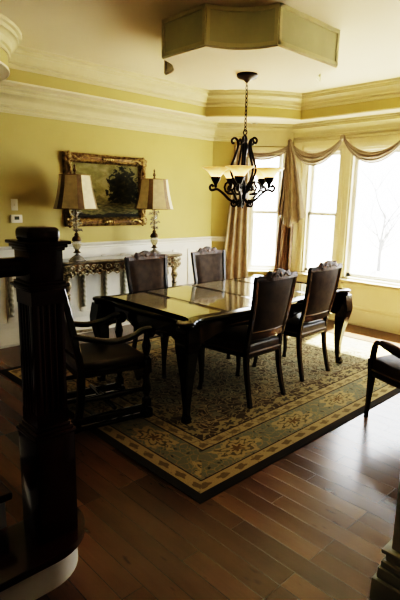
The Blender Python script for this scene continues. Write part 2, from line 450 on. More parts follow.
# crown mouldings
crown_up = [(0, 2.772), (.016, 2.772), (.020, 2.782), (.018, 2.794), (.006, 2.797), (.008, 2.812), (.032, 2.816), (.036, 2.828), (.030, 2.834), (.040, 2.862), (.066, 2.884), (.074, 2.888), (.092, 2.889), (.096, 2.906), (.086, 2.910), (.092, 2.924), (.120, 2.928), (.124, 2.95), (0, 2.95)]
struct(MB().sweep([(p.x, p.y) for p in inner], crown_up, True).build('trim_1', CREAM2, smooth=25))
struct(MB().sweep([(p.x, p.y) for p in inner], [(0, SZ - .004), (.008, SZ - .004), (.010, SZ + .012), (0, SZ + .014)], True).build('trim_2', CREAM, smooth=25))
crown_lo = [(0, 2.42), (-.018, 2.42), (-.024, 2.434), (-.020, 2.448), (-.008, 2.452), (-.010, 2.474), (-.040, 2.478), (-.046, 2.494), (-.038, 2.502), (-.052, 2.545), (-.084, 2.578), (-.098, 2.584), (-.118, 2.586), (-.122, 2.606), (-.110, 2.611), (-.118, 2.626), (-.146, 2.63), (-.15, 2.65), (0, 2.65)]
wallpath = [(WX, YB), (WX, A.y), (B.x, B.y), (XR, WY)]
struct(MB().sweep(wallpath, crown_lo).build('trim_3', CREAM2, smooth=25))
rail = [(0, 1.015), (-.012, 1.015), (-.018, 1.035), (-.014, 1.045), (-.036, 1.07), (-.04, 1.085), (0, 1.085)]
P1 = A + (B - A).normalized() * .50
struct(MB().sweep([(WX, YB), (WX, A.y), tuple(P1)], rail).build('trim_4', WHITE, smooth=25))
base = [(0, 0), (-.028, 0), (-.028, .022), (-.018, .026), (-.018, .165), (-.012, .18), (-.008, .20), (0, .205)]
struct(MB().sweep([(WX, YB), (WX, A.y)], base).build('baseboard_left', WHITE, smooth=25))
struct(MB().sweep([(WX, A.y), tuple(B), (XR, WY)], base).build('baseboard_back', IVORY, smooth=25))
# wainscot on the left wall
wd = MB(); wd.box((WX + .006, (YB + A.y) / 2, .62), (.012, A.y - YB, .80))
for z0, z1 in ((.205, .27), (.93, 1.015)): wd.box((WX + .014, (YB + A.y) / 2, (z0 + z1) / 2), (.016, A.y - YB, z1 - z0))
wains = struct(wd.build('trim_5', WHITE))
ys = [1.80, 2.08, 2.36, 2.66, 2.955, 3.26, 3.54, 3.82, 4.10]
for y in (1.65, 4.38, 4.66, 5.03): MB().box((WX + .014, y, .60), (.016, .07, .68), bevel=.004).build('panel_stile', WHITE, wains)
for y in ys:
    MB().box((WX + .016, y, .60), (.012, .085, .68), bevel=.003).build('panel_stile', WHITE, wains)
    MB().lathe([(.0, .33), (.022, .33), (.024, .345), (.02, .36)] + [(.024, .36 + .4 * k / 40) for k in range(41)] + [(.02, .77), (.026, .78), (.026, .80), (0, .80)], (WX + .034, y, 0), 14, (.22, 2, 110)).build('rope_column', ROPE, wains)
hb = MB(); hb.box(((.40 + Lc - .03) / 2, -.035, 2.50), (Lc - .03 - .40, .07, .26), bevel=.004); hb.xform(MC); struct(hb.build('trim_8', CREAM2))
# panelled dado below the back windows
dd = MB()
for s0, s1 in ((.05, .88), (.92, 2.32), (2.4, 4.2)):
    for z in (.24, .54): dd.box(((s0 + s1) / 2, -.008, z), (s1 - s0, .016, .035), bevel=.005)
    for s in (s0, s1): dd.box((s, -.008, .39), (.035, .016, .335), bevel=.005)
dd.xform(MBK); struct(dd.build('trim_6', IVORY))
# pilaster strips between the windows
pl = MB()
for s in (.12, .85, 2.38): pl.box((s, -.009, 1.5), (.07, .018, 1.82), bevel=.006)
pl.xform(MBK); struct(pl.build('trim_7', IVORY))

# ceiling drop box over the table
BX, BY, BZ = -2.965, 3.335, 2.672
hx, hy, ix, iy = .62, .725, .24, .385
def bx_scoop(p, q, sag): return scoop(p, q, -sag, 8)
oct_ = []
oct_ += bx_scoop((-hx, iy * -1), (-ix, -hy), -.085)
oct_ += bx_scoop((ix, -hy), (hx, -iy), -.085)
oct_ += bx_scoop((hx, iy), (ix, hy), -.085)
oct_ += bx_scoop((-ix, hy), (-hx, iy), -.085)
box = thing('ceiling_box', 'eight-sided panelled drop box on the ceiling above the chandelier', 'ceiling box', (BX, BY, 0)); box['kind'] = 'structure'
MB().prism([tuple(p) for p in oct_], BZ + .012, CZ).build('box_side', BOXGREEN, box, smooth=30)
MB().prism([tuple(p) for p in oct_], BZ, BZ + .012).build('box_underside', CEIL, box, smooth=30)
def panel_frame(pts, z0, z1, w=.028, t=.010):
    mb = MB()
    P = [Vector(p) for p in pts]
    # inset along
    def strip(pp, za, zb, tt):
        rings = []
        for i, p in enumerate(pp):
            a = pp[max(i - 1, 0)]; b = pp[min(i + 1, len(pp) - 1)]; d = (b - a).normalized(); nn = Vector((d.y, -d.x))
            rings.append([(p.x, p.y, za), (p.x + nn.x * tt, p.y + nn.y * tt, za), (p.x + nn.x * tt, p.y + nn.y * tt, zb), (p.x, p.y, zb)])
        mb.loft(rings)
    strip(P, z0, z0 + w, t); strip(P, z1 - w, z1, t)
    def cut(f0, f1):
        L = [0]
        for a, b in zip(P, P[1:]): L.append(L[-1] + (b - a).length)
        out = []
        for k in range(3):
            s = (f0 + (f1 - f0) * k / 2)
            s = s if s >= 0 else L[-1] + s
            for i in range(len(P) - 1):
                if L[i] <= s <= L[i + 1] + 1e-6: out.append(P[i].lerp(P[i + 1], (s - L[i]) / max(1e-6, L[i + 1] - L[i]))); break
        return out
    a = cut(0, w); b = cut(-w, -1e-5)
    strip(a, z0, z1, t); strip(b, z0, z1, t)
    return mb
segs = []
for k in range(4):
    seg = oct_[k * 9:(k + 1) * 9]; nxt = oct_[((k + 1) * 9) % 36]
    segs.append(seg); segs.append([seg[-1], seg[-1].lerp(nxt, .5), nxt])
for sg in segs: panel_frame(sg, BZ + .012, CZ).build('panel_moulding', mat('sage_moulding', (.60, .57, .36), .5, var=.05) if 'sage_moulding' not in bpy.data.materials else bpy.data.materials['sage_moulding'], box, smooth=30)

# square pillar at the right
pb = MB()
PX, PY = -.755, 1.72
def sq(x0, y0, s, z0, z1): pb.box((x0 + s / 2, y0 + s / 2, (z0 + z1) / 2), (s, s, z1 - z0), bevel=.006)
sq(PX, PY, .46, 0, .11); sq(PX + .014, PY + .014, .432, .11, .16); sq(PX + .022, PY + .022, .416, .16, .19); sq(PX + .034, PY + .034, .392, .19, .225); sq(PX + .020, PY + .020, .42, .225, .243); sq(PX + .048, PY + .048, .364, .243, SZ)
struct(tag(pb.build('pillar', GREYW), 'pale square pillar with moulded base at the lower right', 'pillar'))

# ------------------------------------------------------------------ rug
RC = (-1.69 - RX / 2, 1.65 + RY / 2)
rug = MB().box((0, 0, .003), (RX, RY, .006)).build('area_rug', RUG, loc=(*RC, 0))
tag(rug, 'olive and gold floral rug with dark edge under the dining table', 'rug')

# ------------------------------------------------------------------ dining table
TC = Vector((-3.03, 3.29))
tbl = thing('dining_table', 'long black dining table with glossy olive burl top panels', 'table', (TC.x, TC.y, .006))
q = [(0, 1.085), (.22, 1.08), (.36, 1.055), (.44, 1.065), (.49, 1.11), (.545, 1.115), (.585, 1.075), (.585, 1.02), (.55, .965), (.535, .86), (.56, .55), (.565, .28), (.575, 0)]
qs = [Vector((a * 1.055, b, 0)) for a, b in q]
full = qs + [Vector((p.x, -p.y, 0)) for p in qs[-2::-1]]
full = full + [Vector((-p.x, p.y, 0)) for p in full[-2:0:-1]]
outl = [(p.x, p.y) for p in smoothpath(full, 4, True)]
def offs(poly, d):
    n = len(poly); out = []
    for i in range(n):
        a = Vector(poly[i - 1]); b = Vector(poly[(i + 1) % n]); t = (b - a).normalized()
        nn = Vector((t.y, -t.x)); out.append((poly[i][0] - nn.x * d, poly[i][1] - nn.y * d))
    return out
ar = sum(outl[i - 1][0] * outl[i][1] - outl[i][0] * outl[i - 1][1] for i in range(len(outl)))
sg = 1 if ar > 0 else -1
top = MB()
rings = [[(x, y, z) for x, y in offs(outl, sg * o)] for o, z in ((.05, .708), (.02, .712), (.014, .722), (.022, .73), (.004, .736), (.0, .748), (.004, .757), (.016, .760))]
top.loft(rings); top.build('tabletop', BLACKW, tbl, smooth=35)
# inlay panels cut by y bands
inl = offs(outl, sg * .085)
bands = [(-1.3, -.645), (-.575, -.075), (-.005, .525), (.595, 1.3)]
def clip(poly, lo, hi):
    def half(pl, f):
        out = []
        for i in range(len(pl)):
            a, b = pl[i - 1], pl[i]; fa, fb = f(a), f(b)
            if (fa >= 0) != (fb >= 0):
                t = fa / (fa - fb); out.append((lerp(a[0], b[0], t), lerp(a[1], b[1], t)))
            if fb >= 0: out.append(b)
        return out
    return half(half(poly, lambda p: p[1] - lo), lambda p: hi - p[1])
for lo, hi in bands: MB().prism(clip(inl, lo, hi), .7595, .7625).build('inlay_panel', BURL, tbl)
# apron: scalloped boards
ap = MB()
def apron(p0, p1, drop):
    n = 24; p0 = Vector(p0); p1 = Vector(p1); d = (p1 - p0).normalized(); nn = Vector((d.y, -d.x)) * .012; rings = []
    for i in range(n + 1):
        t = i / n; p = p0.lerp(p1, t); s = abs(2 * t - 1)
        z = .71 - drop * (.74 + .26 * math.cos(4 * PI * t) * (1 if s > .25 else .7)) - (.03 if s > .85 else 0)
        rings.append([(p.x - nn.x, p.y - nn.y, .71), (p.x + nn.x, p.y + nn.y, .71), (p.x + nn.x, p.y + nn.y, z), (p.x - nn.x, p.y - nn.y, z)])
    ap.loft(rings)
for s in (-1, 1):
    apron((s * .515, -1.01), (s * .515, 1.01), .165); apron((-.52, s * 1.01), (.52, s * 1.01), .165)
ap.build('apron', BLACKW, tbl, smooth=35)
for sx in (-1, 1):
    for sy in (-1, 1):
        bx_, by_ = sx * .555, sy * 1.035
        o = [(0.0, .71, .112), (.005, .64, .118), (.014, .58, .114), (.014, .52, .102), (.006, .44, .088), (-.002, .34, .070), (-.006, .22, .052), (-.004, .12, .040), (.004, .06, .038), (.012, .03, .048), (.012, .0, .046)]
        path = smoothpath([(bx_ + sx * d, by_ + sy * d, z) for d, z, w in o], 3); ws = smoothpath([(w * 1.22, w * 1.22, 0) for d, z, w in o], 3)
        lg = MB().legbar(path, [(v.x, v.y) for v in ws]).build('leg', BLACKW, tbl)
        cv = MB()
        for k in range(5): cv.sphere((bx_ + sx * (.055 - .004 * k), by_ + sy * (.055 - .004 * k), .66 - .035 * k), (.02, .02, .022), 8, 6)
        cv.build('carved_knee', BLACKW, lg)

# ------------------------------------------------------------------ side chairs (local: faces +X, rear feet at x=0)
def side_chair(label, loc, rz, group):
    r = thing('dining_chair', label, 'chair', loc, rz, group)
    for s in (-1, 1):
        f = [(.535, .235, .42, .052), (.545, .24, .36, .054), (.54, .235, .24, .040), (.535, .235, .10, .029), (.545, .24, .03, .028), (.55, .245, 0, .036)]
        pp = smoothpath([(a, s * b, z) for a, b, z, w in f], 3); ws = smoothpath([(w, w, 0) for a, b, z, w in f], 3)
        MB().legbar(pp, [(v.x, v.y) for v in ws]).build('leg', DARKW, r)
        b_ = [(0, .215, 0, .032, .034), (.03, .208, .12, .034, .036), (.062, .203, .28, .038, .038), (.07, .203, .42, .042, .042), (.06, .205, .52, .04, .04)]
        pp = smoothpath([(a, s * b, z) for a, b, z, w, d in b_], 4); ws = smoothpath([(w, d, 0) for a, b, z, w, d in b_], 4)
        MB().legbar(pp, [(v.x, v.y) for v in ws]).build('leg', DARKW, r)
    # seat
    sp = [(.05, -.195), (.05, .195), (.30, .235), (.50, .255), (.57, .22), (.59, .10), (.59, -.10), (.57, -.22), (.50, -.255), (.30, -.235)]
    MB().prism(sp, .385, .425, .006).build('seat_rail', DARKW, r)
    st = MB().prism(offs(sp, -.012) if False else sp, .42, .505, .028, 4).build('seat', LEATHERD, r)
    MB().tube([(x, y, .43) for x, y in sp], .006, 6, loop=True).build('piping', PIPING, st)
    # back: stiles follow a rake
    def bx(z): return lerp(.06, -.03, ((z - .5) / .54)) - .010 * math.sin((z - .5) / .54 * PI)
    fr = MB()
    for s in (-1, 1):
        zs = [.50, .60, .72, .84, .94, 1.04]
        fr.legbar([(bx(z), s * lerp(.205, .24, (z - .5) / .54), z) for z in zs], [(.032, .036)] * 6)
    for z, h in ((.565, .05),):
        rows = []
        for k in range(9):
            y = lerp(-.20, .20, k / 8); x = bx(z) - .018 * (1 - (2 * k / 8 - 1) ** 2)
            rows.append([(x - .012, y, z - h / 2), (x + .012, y, z - h / 2), (x + .012, y, z + h / 2), (x - .012, y, z + h / 2)])
        fr.loft(rows)
    fr.build('back_frame', DARKW, r)
    # lower roll of upholstery between seat and back
    # crest: humped
    rows = []
    for k in range(33):
        t = 2 * k / 32 - 1; y = t * .252
        hump = .036 * (1 if abs(t) < .42 else max(0, .5 + .5 * math.cos((abs(t) - .42) / .2 * PI)) if abs(t) < .62 else 0)
        z1 = 1.048 + hump + .012 * math.cos(t * 3 * PI) * (abs(t) < .42); z0 = 1.01
        x = bx(1.03) - .022 * (1 - t * t); th = .017 + (.008 if abs(t) < .5 else 0)
        rows.append([(x - th, y, z0), (x + th, y, z0), (x + th, y, (z0 + z1) / 2), (x + th * .5, y, z1), (x - th * .5, y, z1), (x - th, y, (z0 + z1) / 2)])
    cr = MB().loft(rows).build('crest_rail', CARVED, r)
    cv = MB()
    for s in (-1, 1):
        cv.tube([(bx(1.05) - .02 + .022 * c_, s * (.035 + .028 * k), 1.045 + .014 * math.sin(k * 1.8)) for k in range(5) for c_ in (1,)], [.007, .009, .008, .006, .004], 6)
        cv.tube([(bx(1.05) - .02 - .022, s * (.035 + .028 * k), 1.045 + .014 * math.sin(k * 1.8)) for k in range(5)], [.007, .009, .008, .006, .004], 6)
    cv.sphere((bx(1.05) + .002, 0, 1.05), (.008, .024, .020)); cv.sphere((bx(1.05) - .042, 0, 1.05), (.008, .024, .020))
    cv.build('carving', CARVED, cr)
    # upholstered panel
    def panel(off, bulge, w0, w1, z0, z1):
        rows = []
        for i in range(13):
            z = lerp(z0, z1, i / 12); row = []
            for k in range(13):
                t = 2 * k / 12 - 1; y = t * lerp(w0, w1, i / 12)
                e = (1 - t ** 6) * (1 - (2 * i / 12 - 1) ** 6)
                row.append((bx(z) - .018 * (1 - t * t) + off + bulge * e, y, z))
            rows.append(row)
        return rows
    mb = MB(); mb.grid(panel(.004, .026, .188, .222, .60, 1.012)); mb.grid(panel(-.006, -.014, .188, .222, .60, 1.012))
    bk = mb.build('backrest', LEATHER, r)
    pts = [(bx(z) - .018 * (1 - t * t) - .008, t * lerp(.19, .22, (z - .6) / .395), z) for t, z in [(-1, .6), (-1, .7), (-1, .8), (-1, .9), (-1, 1.01), (-.5, 1.01), (0, 1.01), (.5, 1.01), (1, 1.01), (1, .9), (1, .8), (1, .7), (1, .6), (.5, .6), (0, .6), (-.5, .6)]]
    MB().tube(pts, .005, 6, loop=True).build('piping', PIPING, bk)
    return r
g = 'side chairs around the dining table'
ch = side_chair('brown leather side chair seen from behind, nearer the camera', (-2.325, 3.01, .006), PI, g)
dup(ch, (-2.40, 3.82, .006), PI, 'brown leather side chair seen from behind, nearer the picture window', g)
dup(ch, (-3.83, 2.95, .006), 0, 'dark side chair facing us in front of the gilded console table', g)
dup(ch, (-3.83, 3.81, .006), 0, 'dark side chair facing us beside the long gold curtain', g)

# ------------------------------------------------------------------ turned armchair at the head of the table (faces +X locally)
def turned(prof, x, y): return MB().lathe(prof, (x, y, 0), 12)
r = thing('armchair', 'dark turned-leg armchair with curved arms at the near end of the table', 'chair', (-3.085, 1.63, .006), math.radians(79))
for s in (-1, 1):
    y = s * .25
    mb = MB(); mb.box((.52, y, .035), (.075, .075, .07), bevel=.01); mb.box((.52, y, .115), (.055, .055, .06), bevel=.006)
    mb.lathe([(.02, .14), (.028, .15), (.018, .165), (.03, .20), (.034, .23), (.022, .29), (.018, .32), (.028, .335), (.02, .35)], (.52, y, 0), 12)
    mb.box((.52, y, .40), (.06, .06, .11), bevel=.006)
    lg = mb.build('leg', BLACKW, r)
    MB().lathe([(.02, .45), (.03, .46), (.018, .475), (.03, .52), (.034, .55), (.024, .60), (.017, .64), (.026, .645), (.02, .655), (.02, .665)], (.52, y, 0), 12).build('arm_post', BLACKW, lg)
    mb = MB(); path = smoothpath([(-.02, y * .96, 0), (.02, y * .96, .2), (.03, y * .96, .45)], 3)
    mb.legbar(path, [(.05, .045)] * len(path))
    path = smoothpath([(.03, y * .96, .45), (.0, y * .96, .62), (-.07, y * .96, .95), (-.125, y * .96, 1.16)], 4)
    mb.legbar(path, [(.045, .042)] * len(path)); mb.build('leg', BLACKW, r)
    # arm
    path = smoothpath([(-.02, y * .98, .69), (.10, y * 1.02, .655), (.26, y * 1.08, .622), (.40, y * 1.08, .64), (.48, y * 1.04, .672), (.545, y * 1.02, .674), (.57, y * 1.02, .65), (.555, y * 1.02, .626), (.535, y * 1.02, .636)], 4)
    ws = [lerp(.021, .025, min(1, i / 20)) if i < 22 else .021 for i in range(len(path))]
    MB().tube(path, ws, 10).build('arm', BLACKW, r)
    mb = MB(); mb.box((.24, y * .99, .075), (.58, .042, .05), bevel=.008); mb.box((.24, y * .99, .022), (.62, .05, .025), bevel=.006)
    mb.build('runner', BLACKW, r)
    mb = MB(); mb.tube([(.03, y * .97, .22), (.15, y * .97, .22), (.26, y * .97, .22), (.38, y * .97, .22), (.52, y * .97, .22)], [.014, .02, .026, .02, .014], 10); mb.build('stretcher', BLACKW, r)
MB().tube([(.27, -.25, .12), (.27, -.1, .12), (.27, 0, .12), (.27, .1, .12), (.27, .25, .12)], [.014, .02, .026, .02, .014], 10).build('stretcher', BLACKW, r)
rows = []
for k in range(25):
    t = 2 * k / 24 - 1; zc = .33 + .02 * math.cos(t * 2 * PI); hh = .05 + .02 * math.cos(t * 4 * PI)
    rows.append([(.505, t * .23, zc - hh), (.53, t * .23, zc - hh), (.53, t * .23, zc + hh), (.505, t * .23, zc + hh)])
MB().loft(rows).build('front_stretcher', BLACKW, r)
MB().box((.265, 0, .41), (.52, .50, .06), bevel=.006).build('seat_rail', BLACKW, r)
st = MB().box((.265, 0, .452), (.52, .51, .065), bevel=.028, seg=4).build('seat', LEATHERD, r)
rows = []
def bk(z): return lerp(.02, -.12, (z - .5) / .64)
mb = MB()
for off in (.03, -.02):
    mb.grid([[(bk(z) + off * (1 - (t ** 6)), t * .22, z) for t in [k / 6 - 1 for k in range(13)]] for z in [.55 + .56 * i / 10 for i in range(11)]])
mb.build('backrest', LEATHERD, r)
rows = []
for k in range(25):
    t = 2 * k / 24 - 1; z1 = 1.16 + .05 * math.cos(t * PI / 2) + .012 * math.cos(t * 5 * PI)
    x = bk(1.14); rows.append([(x - .022, t * .265, 1.09), (x + .022, t * .265, 1.09), (x + .016, t * .265, z1), (x - .016, t * .265, z1)])
MB().loft(rows).build('crest_rail', BLACKW, r)
MB().box((.01, 0, .54), (.03, .46, .05), bevel=.006).build('back_rail', BLACKW, r)

# ------------------------------------------------------------------ armchair cut off at right (faces -X in the room)
r = thing('armchair', 'dark open-arm chair cut off by the right edge, standing off the rug', 'chair', (-.995, 3.374, 0), math.radians(155))
for s in (-1, 1):
    y = s * .28
    f = [(.59, y, .0, .030), (.588, y, .03, .026), (.580, y, .15, .032), (.57, y, .32, .044), (.575, y, .44, .054), (.575, y, .47, .046)]
    pp = smoothpath([(a, b, z) for a, b, z, w in f], 4); ws = smoothpath([(w, w, 0) for a, b, z, w in f], 4)
    lg = MB().legbar(pp, [(v.x, v.y) for v in ws]).build('leg', DARKW, r)
    path = smoothpath([(.575, y, .45), (.57, y, .50), (.555, y * 1.02, .56), (.53, y * 1.04, .60), (.48, y * 1.06, .615), (.40, y * 1.07, .60), (.25, y * 1.06, .585), (.10, y * 1.02, .61), (-.02, y * .92, .65)], 4)
    am = MB().tube(path, [.024 if i < 10 else .021 for i in range(len(path))], 10).build('arm', DARKW, r)
    MB().tube([(.47, y * 1.06, .622), (.40, y * 1.07, .622), (.30, y * 1.06, .612), (.2, y * 1.05, .608)], [.018, .026, .026, .016], 10).build('arm_pad', LEATHER, am)
    f = [(0, y * .85, 0, .034), (.03, y * .84, .2, .036), (.06, y * .84, .44, .042), (.02, y * .86, .75, .036), (-.06, y * .9, 1.02, .034)]
    pp = smoothpath([(a, b, z) for a, b, z, w in f], 4); ws = smoothpath([(w, w, 0) for a, b, z, w in f], 4)
    MB().legbar(pp, [(v.x, v.y) for v in ws]).build('leg', DARKW, r)
sp = [(.04, -.23), (.04, .23), (.35, .285), (.575, .30), (.61, .2), (.62, 0), (.61, -.2), (.575, -.30), (.35, -.285)]
MB().prism(sp, .34, .385, .006).build('seat_rail', DARKW, r)
st = MB().prism(sp, .38, .475, .03, 4).build('seat', LEATHER, r)
MB().tube([(x, y, .392) for x, y in sp], .006, 6, loop=True).build('piping', PIPING, st)
mb = MB()
for off in (.03, -.02):
    mb.grid([[(lerp(.045, -.05, (z - .5) / .5) + off * (1 - (t ** 6)), t * .215, z) for t in [k / 6 - 1 for k in range(13)]] for z in [.56 + .43 * i / 10 for i in range(11)]])
mb.build('backrest', LEATHER, r)
rows = []
for k in range(25):
    t = 2 * k / 24 - 1; z1 = 1.03 + .035 * (abs(t) < .5); rows.append([(-.08, t * .26, .985), (-.035, t * .26, .985), (-.04, t * .26, z1), (-.075, t * .26, z1)])
MB().loft(rows).build('crest_rail', CARVED, r)

# ------------------------------------------------------------------ console table along the left wall (local: +Y along wall, +X into the room)
CY, CX, CW, CH = 3.37, -5.06, 1.76, .92
r = thing('console_table', 'carved gilded console table with stone top under the painting', 'table', (CX, CY, 0))
def conout(o):
    pts = [(0, -CW / 2 + .0), (.24, -CW / 2), (.30, -CW / 2 + .05), (.31, -CW / 2 + .14), (.285, -.55), (.29, -.40), (.345, -.22), (.36, 0)]
    pts = pts + [(x, -y) for x, y in pts[-2::-1]]
    c_ = [(p.x, p.y) for p in smoothpath([(x, y, 0) for x, y in pts], 5)]
    return offs(c_, o)
co_ = conout(0)
tp = MB(); tp.loft([[(x, y, z) for x, y in conout(-o)] for o, z in ((-.02, CH - .04), (.0, CH - .03), (.006, CH - .02), (-.002, CH - .008), (-.008, CH))]); tp.build('tabletop', MARBLE, r)
inner_ = [(p[0] - .03 if p[0] > .02 else p[0], p[1] * .965) for p in co_]
# apron band + pierced scrolls
mb = MB(); ring = inner_[2:-2]
rings = [[(x - .012, y, CH - .04), (x, y, CH - .04), (x, y, CH - .145), (x - .012, y, CH - .145)] for x, y in ring]; mb.loft(rings)
apn = mb.build('apron', GOLDD, r)
sc_ = MB()
nS = 24
L = len(ring)
for k in range(nS):
    f_ = (k + .5) / nS * (L - 1); i = int(f_); a = Vector(ring[i]); b = Vector(ring[min(i + 1, L - 1)]); p = a.lerp(b, f_ - i); d = (Vector(ring[min(i + 2, L - 1)]) - Vector(ring[max(i - 2, 0)])).normalized()
    nn = Vector((d.y, -d.x)); nn = nn if nn.x > 0 else -nn
    sgn = 1 if k % 2 else -1; pts = []
    for j in range(17):
        th = j / 16 * 2.6 * PI; rr = .005 + .036 * (1 - j / 16)
        u_, z_ = rr * math.cos(th) * sgn, CH - .085 + rr * math.sin(th) * .9
        q_ = p + d * u_ + nn * .012; pts.append((q_.x, q_.y, z_))
    sc_.tube(pts, [.011 - .004 * j / 16 for j in range(17)], 6)
    for du_ in (-.03, .03):
        q_ = p + d * du_ + nn * .012; sc_.sphere((q_.x, q_.y, CH - .125 - .012 * (k % 2)), (.014, .017, .018), 7, 5)
    sc_.tube([(p.x + nn.x * .01 + d.x * t, p.y + nn.y * .01 + d.y * t, CH - .145 - .02 * math.sin((t / .06 + .5) * PI)) for t in (-.06, -.03, 0, .03, .06)], .008, 6)
sc_.build('scroll_carving', BRONZE, apn)
for y in (-CW / 2 + .11, CW / 2 - .11):
    for x in (.24, .06):
        prof = [(.0, 0), (.045, 0), (.045, .03), (.03, .05), (.036, .07), (.022, .09), (.024, .12)]
        prof += [(.027, .12 + .40 * k / 36) for k in range(37)]
        prof += [(.022, .53), (.038, .55), (.024, .57), (.026, .60), (.042, .64), (.046, .68), (.03, .71), (.036, .73), (.028, .75)]
        lg = MB().lathe(prof, (x, y, 0), 14, (.16, 2, 60)).build('leg', BRONZE, r)
        MB().box((x, y, .81), (.085, .085, .145), bevel=.008).build('leg_block', BRONZE, lg)
st = MB()
for s in (-1, 1): st.tube([(.06, s * (CW / 2 - .11), .10), (.24, s * (CW / 2 - .11), .10)], .016, 8)
st.tube(smoothpath([(.15, -CW / 2 + .11, .10), (.22, -.4, .10), (.14, 0, .12), (.22, .4, .10), (.15, CW / 2 - .11, .10)], 6), .016, 8)
st.sphere((.14, 0, .14), (.04, .05, .05)); st.build('stretcher', BRONZE, r)

# ------------------------------------------------------------------ table lamps
def lamp(label, loc, rz):
    r = thing('table_lamp', label, 'lamp', loc, rz, 'lamps on the console table')
    mb = MB(); mb.lathe([(.0, 0), (.095, 0), (.10, .012), (.085, .022), (.08, .03), (.06, .045), (.035, .06), (.02, .07), (.015, .085)], n=8); mb.build('base', CRYSTAL, r, smooth=20)
    MB().lathe([(.02, .085), (.045, .09), (.028, .105), (.02, .115), (.024, .125)], n=16).build('collar', ANTIQUE, r)
    MB().lathe([(.024, .125), (.04, .15), (.048, .18), (.046, .205), (.03, .225)], n=12).build('crystal_ball', CRYSTAL, r, smooth=20)
    MB().lathe([(.03, .215), (.052, .22), (.05, .235), (.046, .255), (.03, .27), (.02, .28), (.026, .29), (.014, .31)], n=16).build('bronze_cap', ANTIQUE, r)
    MB().tube([(0, 0, .30), (0, 0, .93)], .006, 8).build('rod', ANTIQUE, r)
    for k in range(5):
        z = .315 + k * .058; rr = .044 - .002 * k
        MB().lathe([(.008, z), (rr * .7, z + .008), (rr, z + .024), (rr * .85, z + .038), (.010, z + .054)], n=9).build('crystal_bead', CRYSTAL, r, smooth=15)
    lv = MB()
    for k in range(12):
        a = k * 2.4; z = .33 + k * .024
        d = Vector((math.cos(a), math.sin(a), 0)); lv.tube([d * .012 + Vector((0, 0, z)), d * .055 + Vector((0, 0, z + .014)), d * .072 + Vector((0, 0, z - .006))], [.005, .014, .004], 6)
    lv.build('crystal_leaves', CRYSTAL, r)
    z0, z1, r0, r1 = .565, .915, .235, .165
    sh = None
    cuts = []
    for k in range(6): cuts += [(k * 60 + 0, k * 60 + 17, SHADEBROWN), (k * 60 + 17, k * 60 + 60, SHADECREAM)]
    for a0, a1, mt in cuts:
        rows = []
        for i in range(7):
            f_ = i / 6; z = lerp(z0, z1, f_); rr = lerp(r0, r1, f_) - .008 * math.sin(f_ * PI)
            p0 = Vector((rr * math.cos(math.radians(a0)), rr * math.sin(math.radians(a0)), z)); p1 = Vector((rr * math.cos(math.radians(a1)), rr * math.sin(math.radians(a1)), z))
            rows.append([p0.lerp(p1, t) for t in (0, .5, 1)])
        mb = MB(); mb.grid(rows)
        if sh is None: sh = mb.build('lamp_shade', mt, r, smooth=0)
        else: mb.build('shade_panel', mt, sh, smooth=0)
    for z, rr in ((z0, r0), (z1, r1)):
        MB().tube([(rr * math.cos(math.radians(k)), rr * math.sin(math.radians(k)), z) for q_ in range(6) for k in (q_ * 60, q_ * 60 + 17)], .005, 6, loop=True).build('shade_trim', PIPING, sh)
    MB().lathe([(.004, .92), (.016, .93), (.008, .945), (.02, .965), (.012, .985), (.006, 1.0), (.012, 1.015), (0, 1.04)], n=10).build('finial', ANTIQUE, r)
    mb = MB()
    for k in range(3): mb.tube([(0, 0, .90), (r1 * math.cos(k * 2.094), r1 * math.sin(k * 2.094), .913)], .0025, 5)
    mb.build('shade_spider', ANTIQUE, r)
    return r
lp = lamp('crystal lamp with striped shade at the newel-post end of the console', (-4.80, 2.72, CH), math.radians(36))
dup(lp, (-4.80, 3.79, CH), 0, 'crystal lamp with striped shade right of the painting, behind a dining chair', 'lamps on the console table')

# ------------------------------------------------------------------ painting
PYc, PZc, PW, PH = 3.315, 1.685, 1.13, .82
r = thing('framed_painting', 'landscape oil painting in a wide ornate gold frame on the yellow wall', 'painting', (WX, PYc, PZc))
MB().box((.012, 0, 0), (.012, PW - .2, PH - .2)).build('canvas', OIL, r)
def rectframe(w, h, prof, mat_, name, par, amp=0):
    """prof of (inset from outer edge, height off the wall)"""
    c_ = [(-w / 2, -h / 2), (w / 2, -h / 2), (w / 2, h / 2), (-w / 2, h / 2)]
    path = []
    for i in range(4):
        a, b = Vector(c_[i]), Vector(c_[(i + 1) % 4]); nseg = 20
        for k in range(nseg): path.append((a.lerp(b, k / nseg), k))
    mb = MB(); rings = []
    for p, k in path:
        sx = (1 if p.x > 0 else -1); sy = (1 if p.y > 0 else -1)
        ring = []
        for d, hgt in prof:
            fx = (w / 2 - d) / (w / 2); fy = (h / 2 - d) / (h / 2)
            hh = hgt + (amp * math.sin(k * 2.1) * math.sin(d * 60) if hgt > .02 else 0)
            ring.append((hh, p.x * fx, p.y * fy))
        rings.append(ring)
    mb.loft(rings, loop=True); return mb.build(name, mat_, par, smooth=50)
fr = rectframe(PW, PH, [(0, .004), (0, .03), (.008, .045), (.022, .05), (.032, .036), (.055, .03), (.075, .042), (.088, .05), (.098, .034), (.106, .02), (.106, .004)], GOLD, 'frame', r, .006)
rectframe(PW - .07, PH - .07, [(0, .03), (0, .042), (.012, .040), (.03, .034), (.03, .03)], GOLDD, 'frame_hollow', fr)
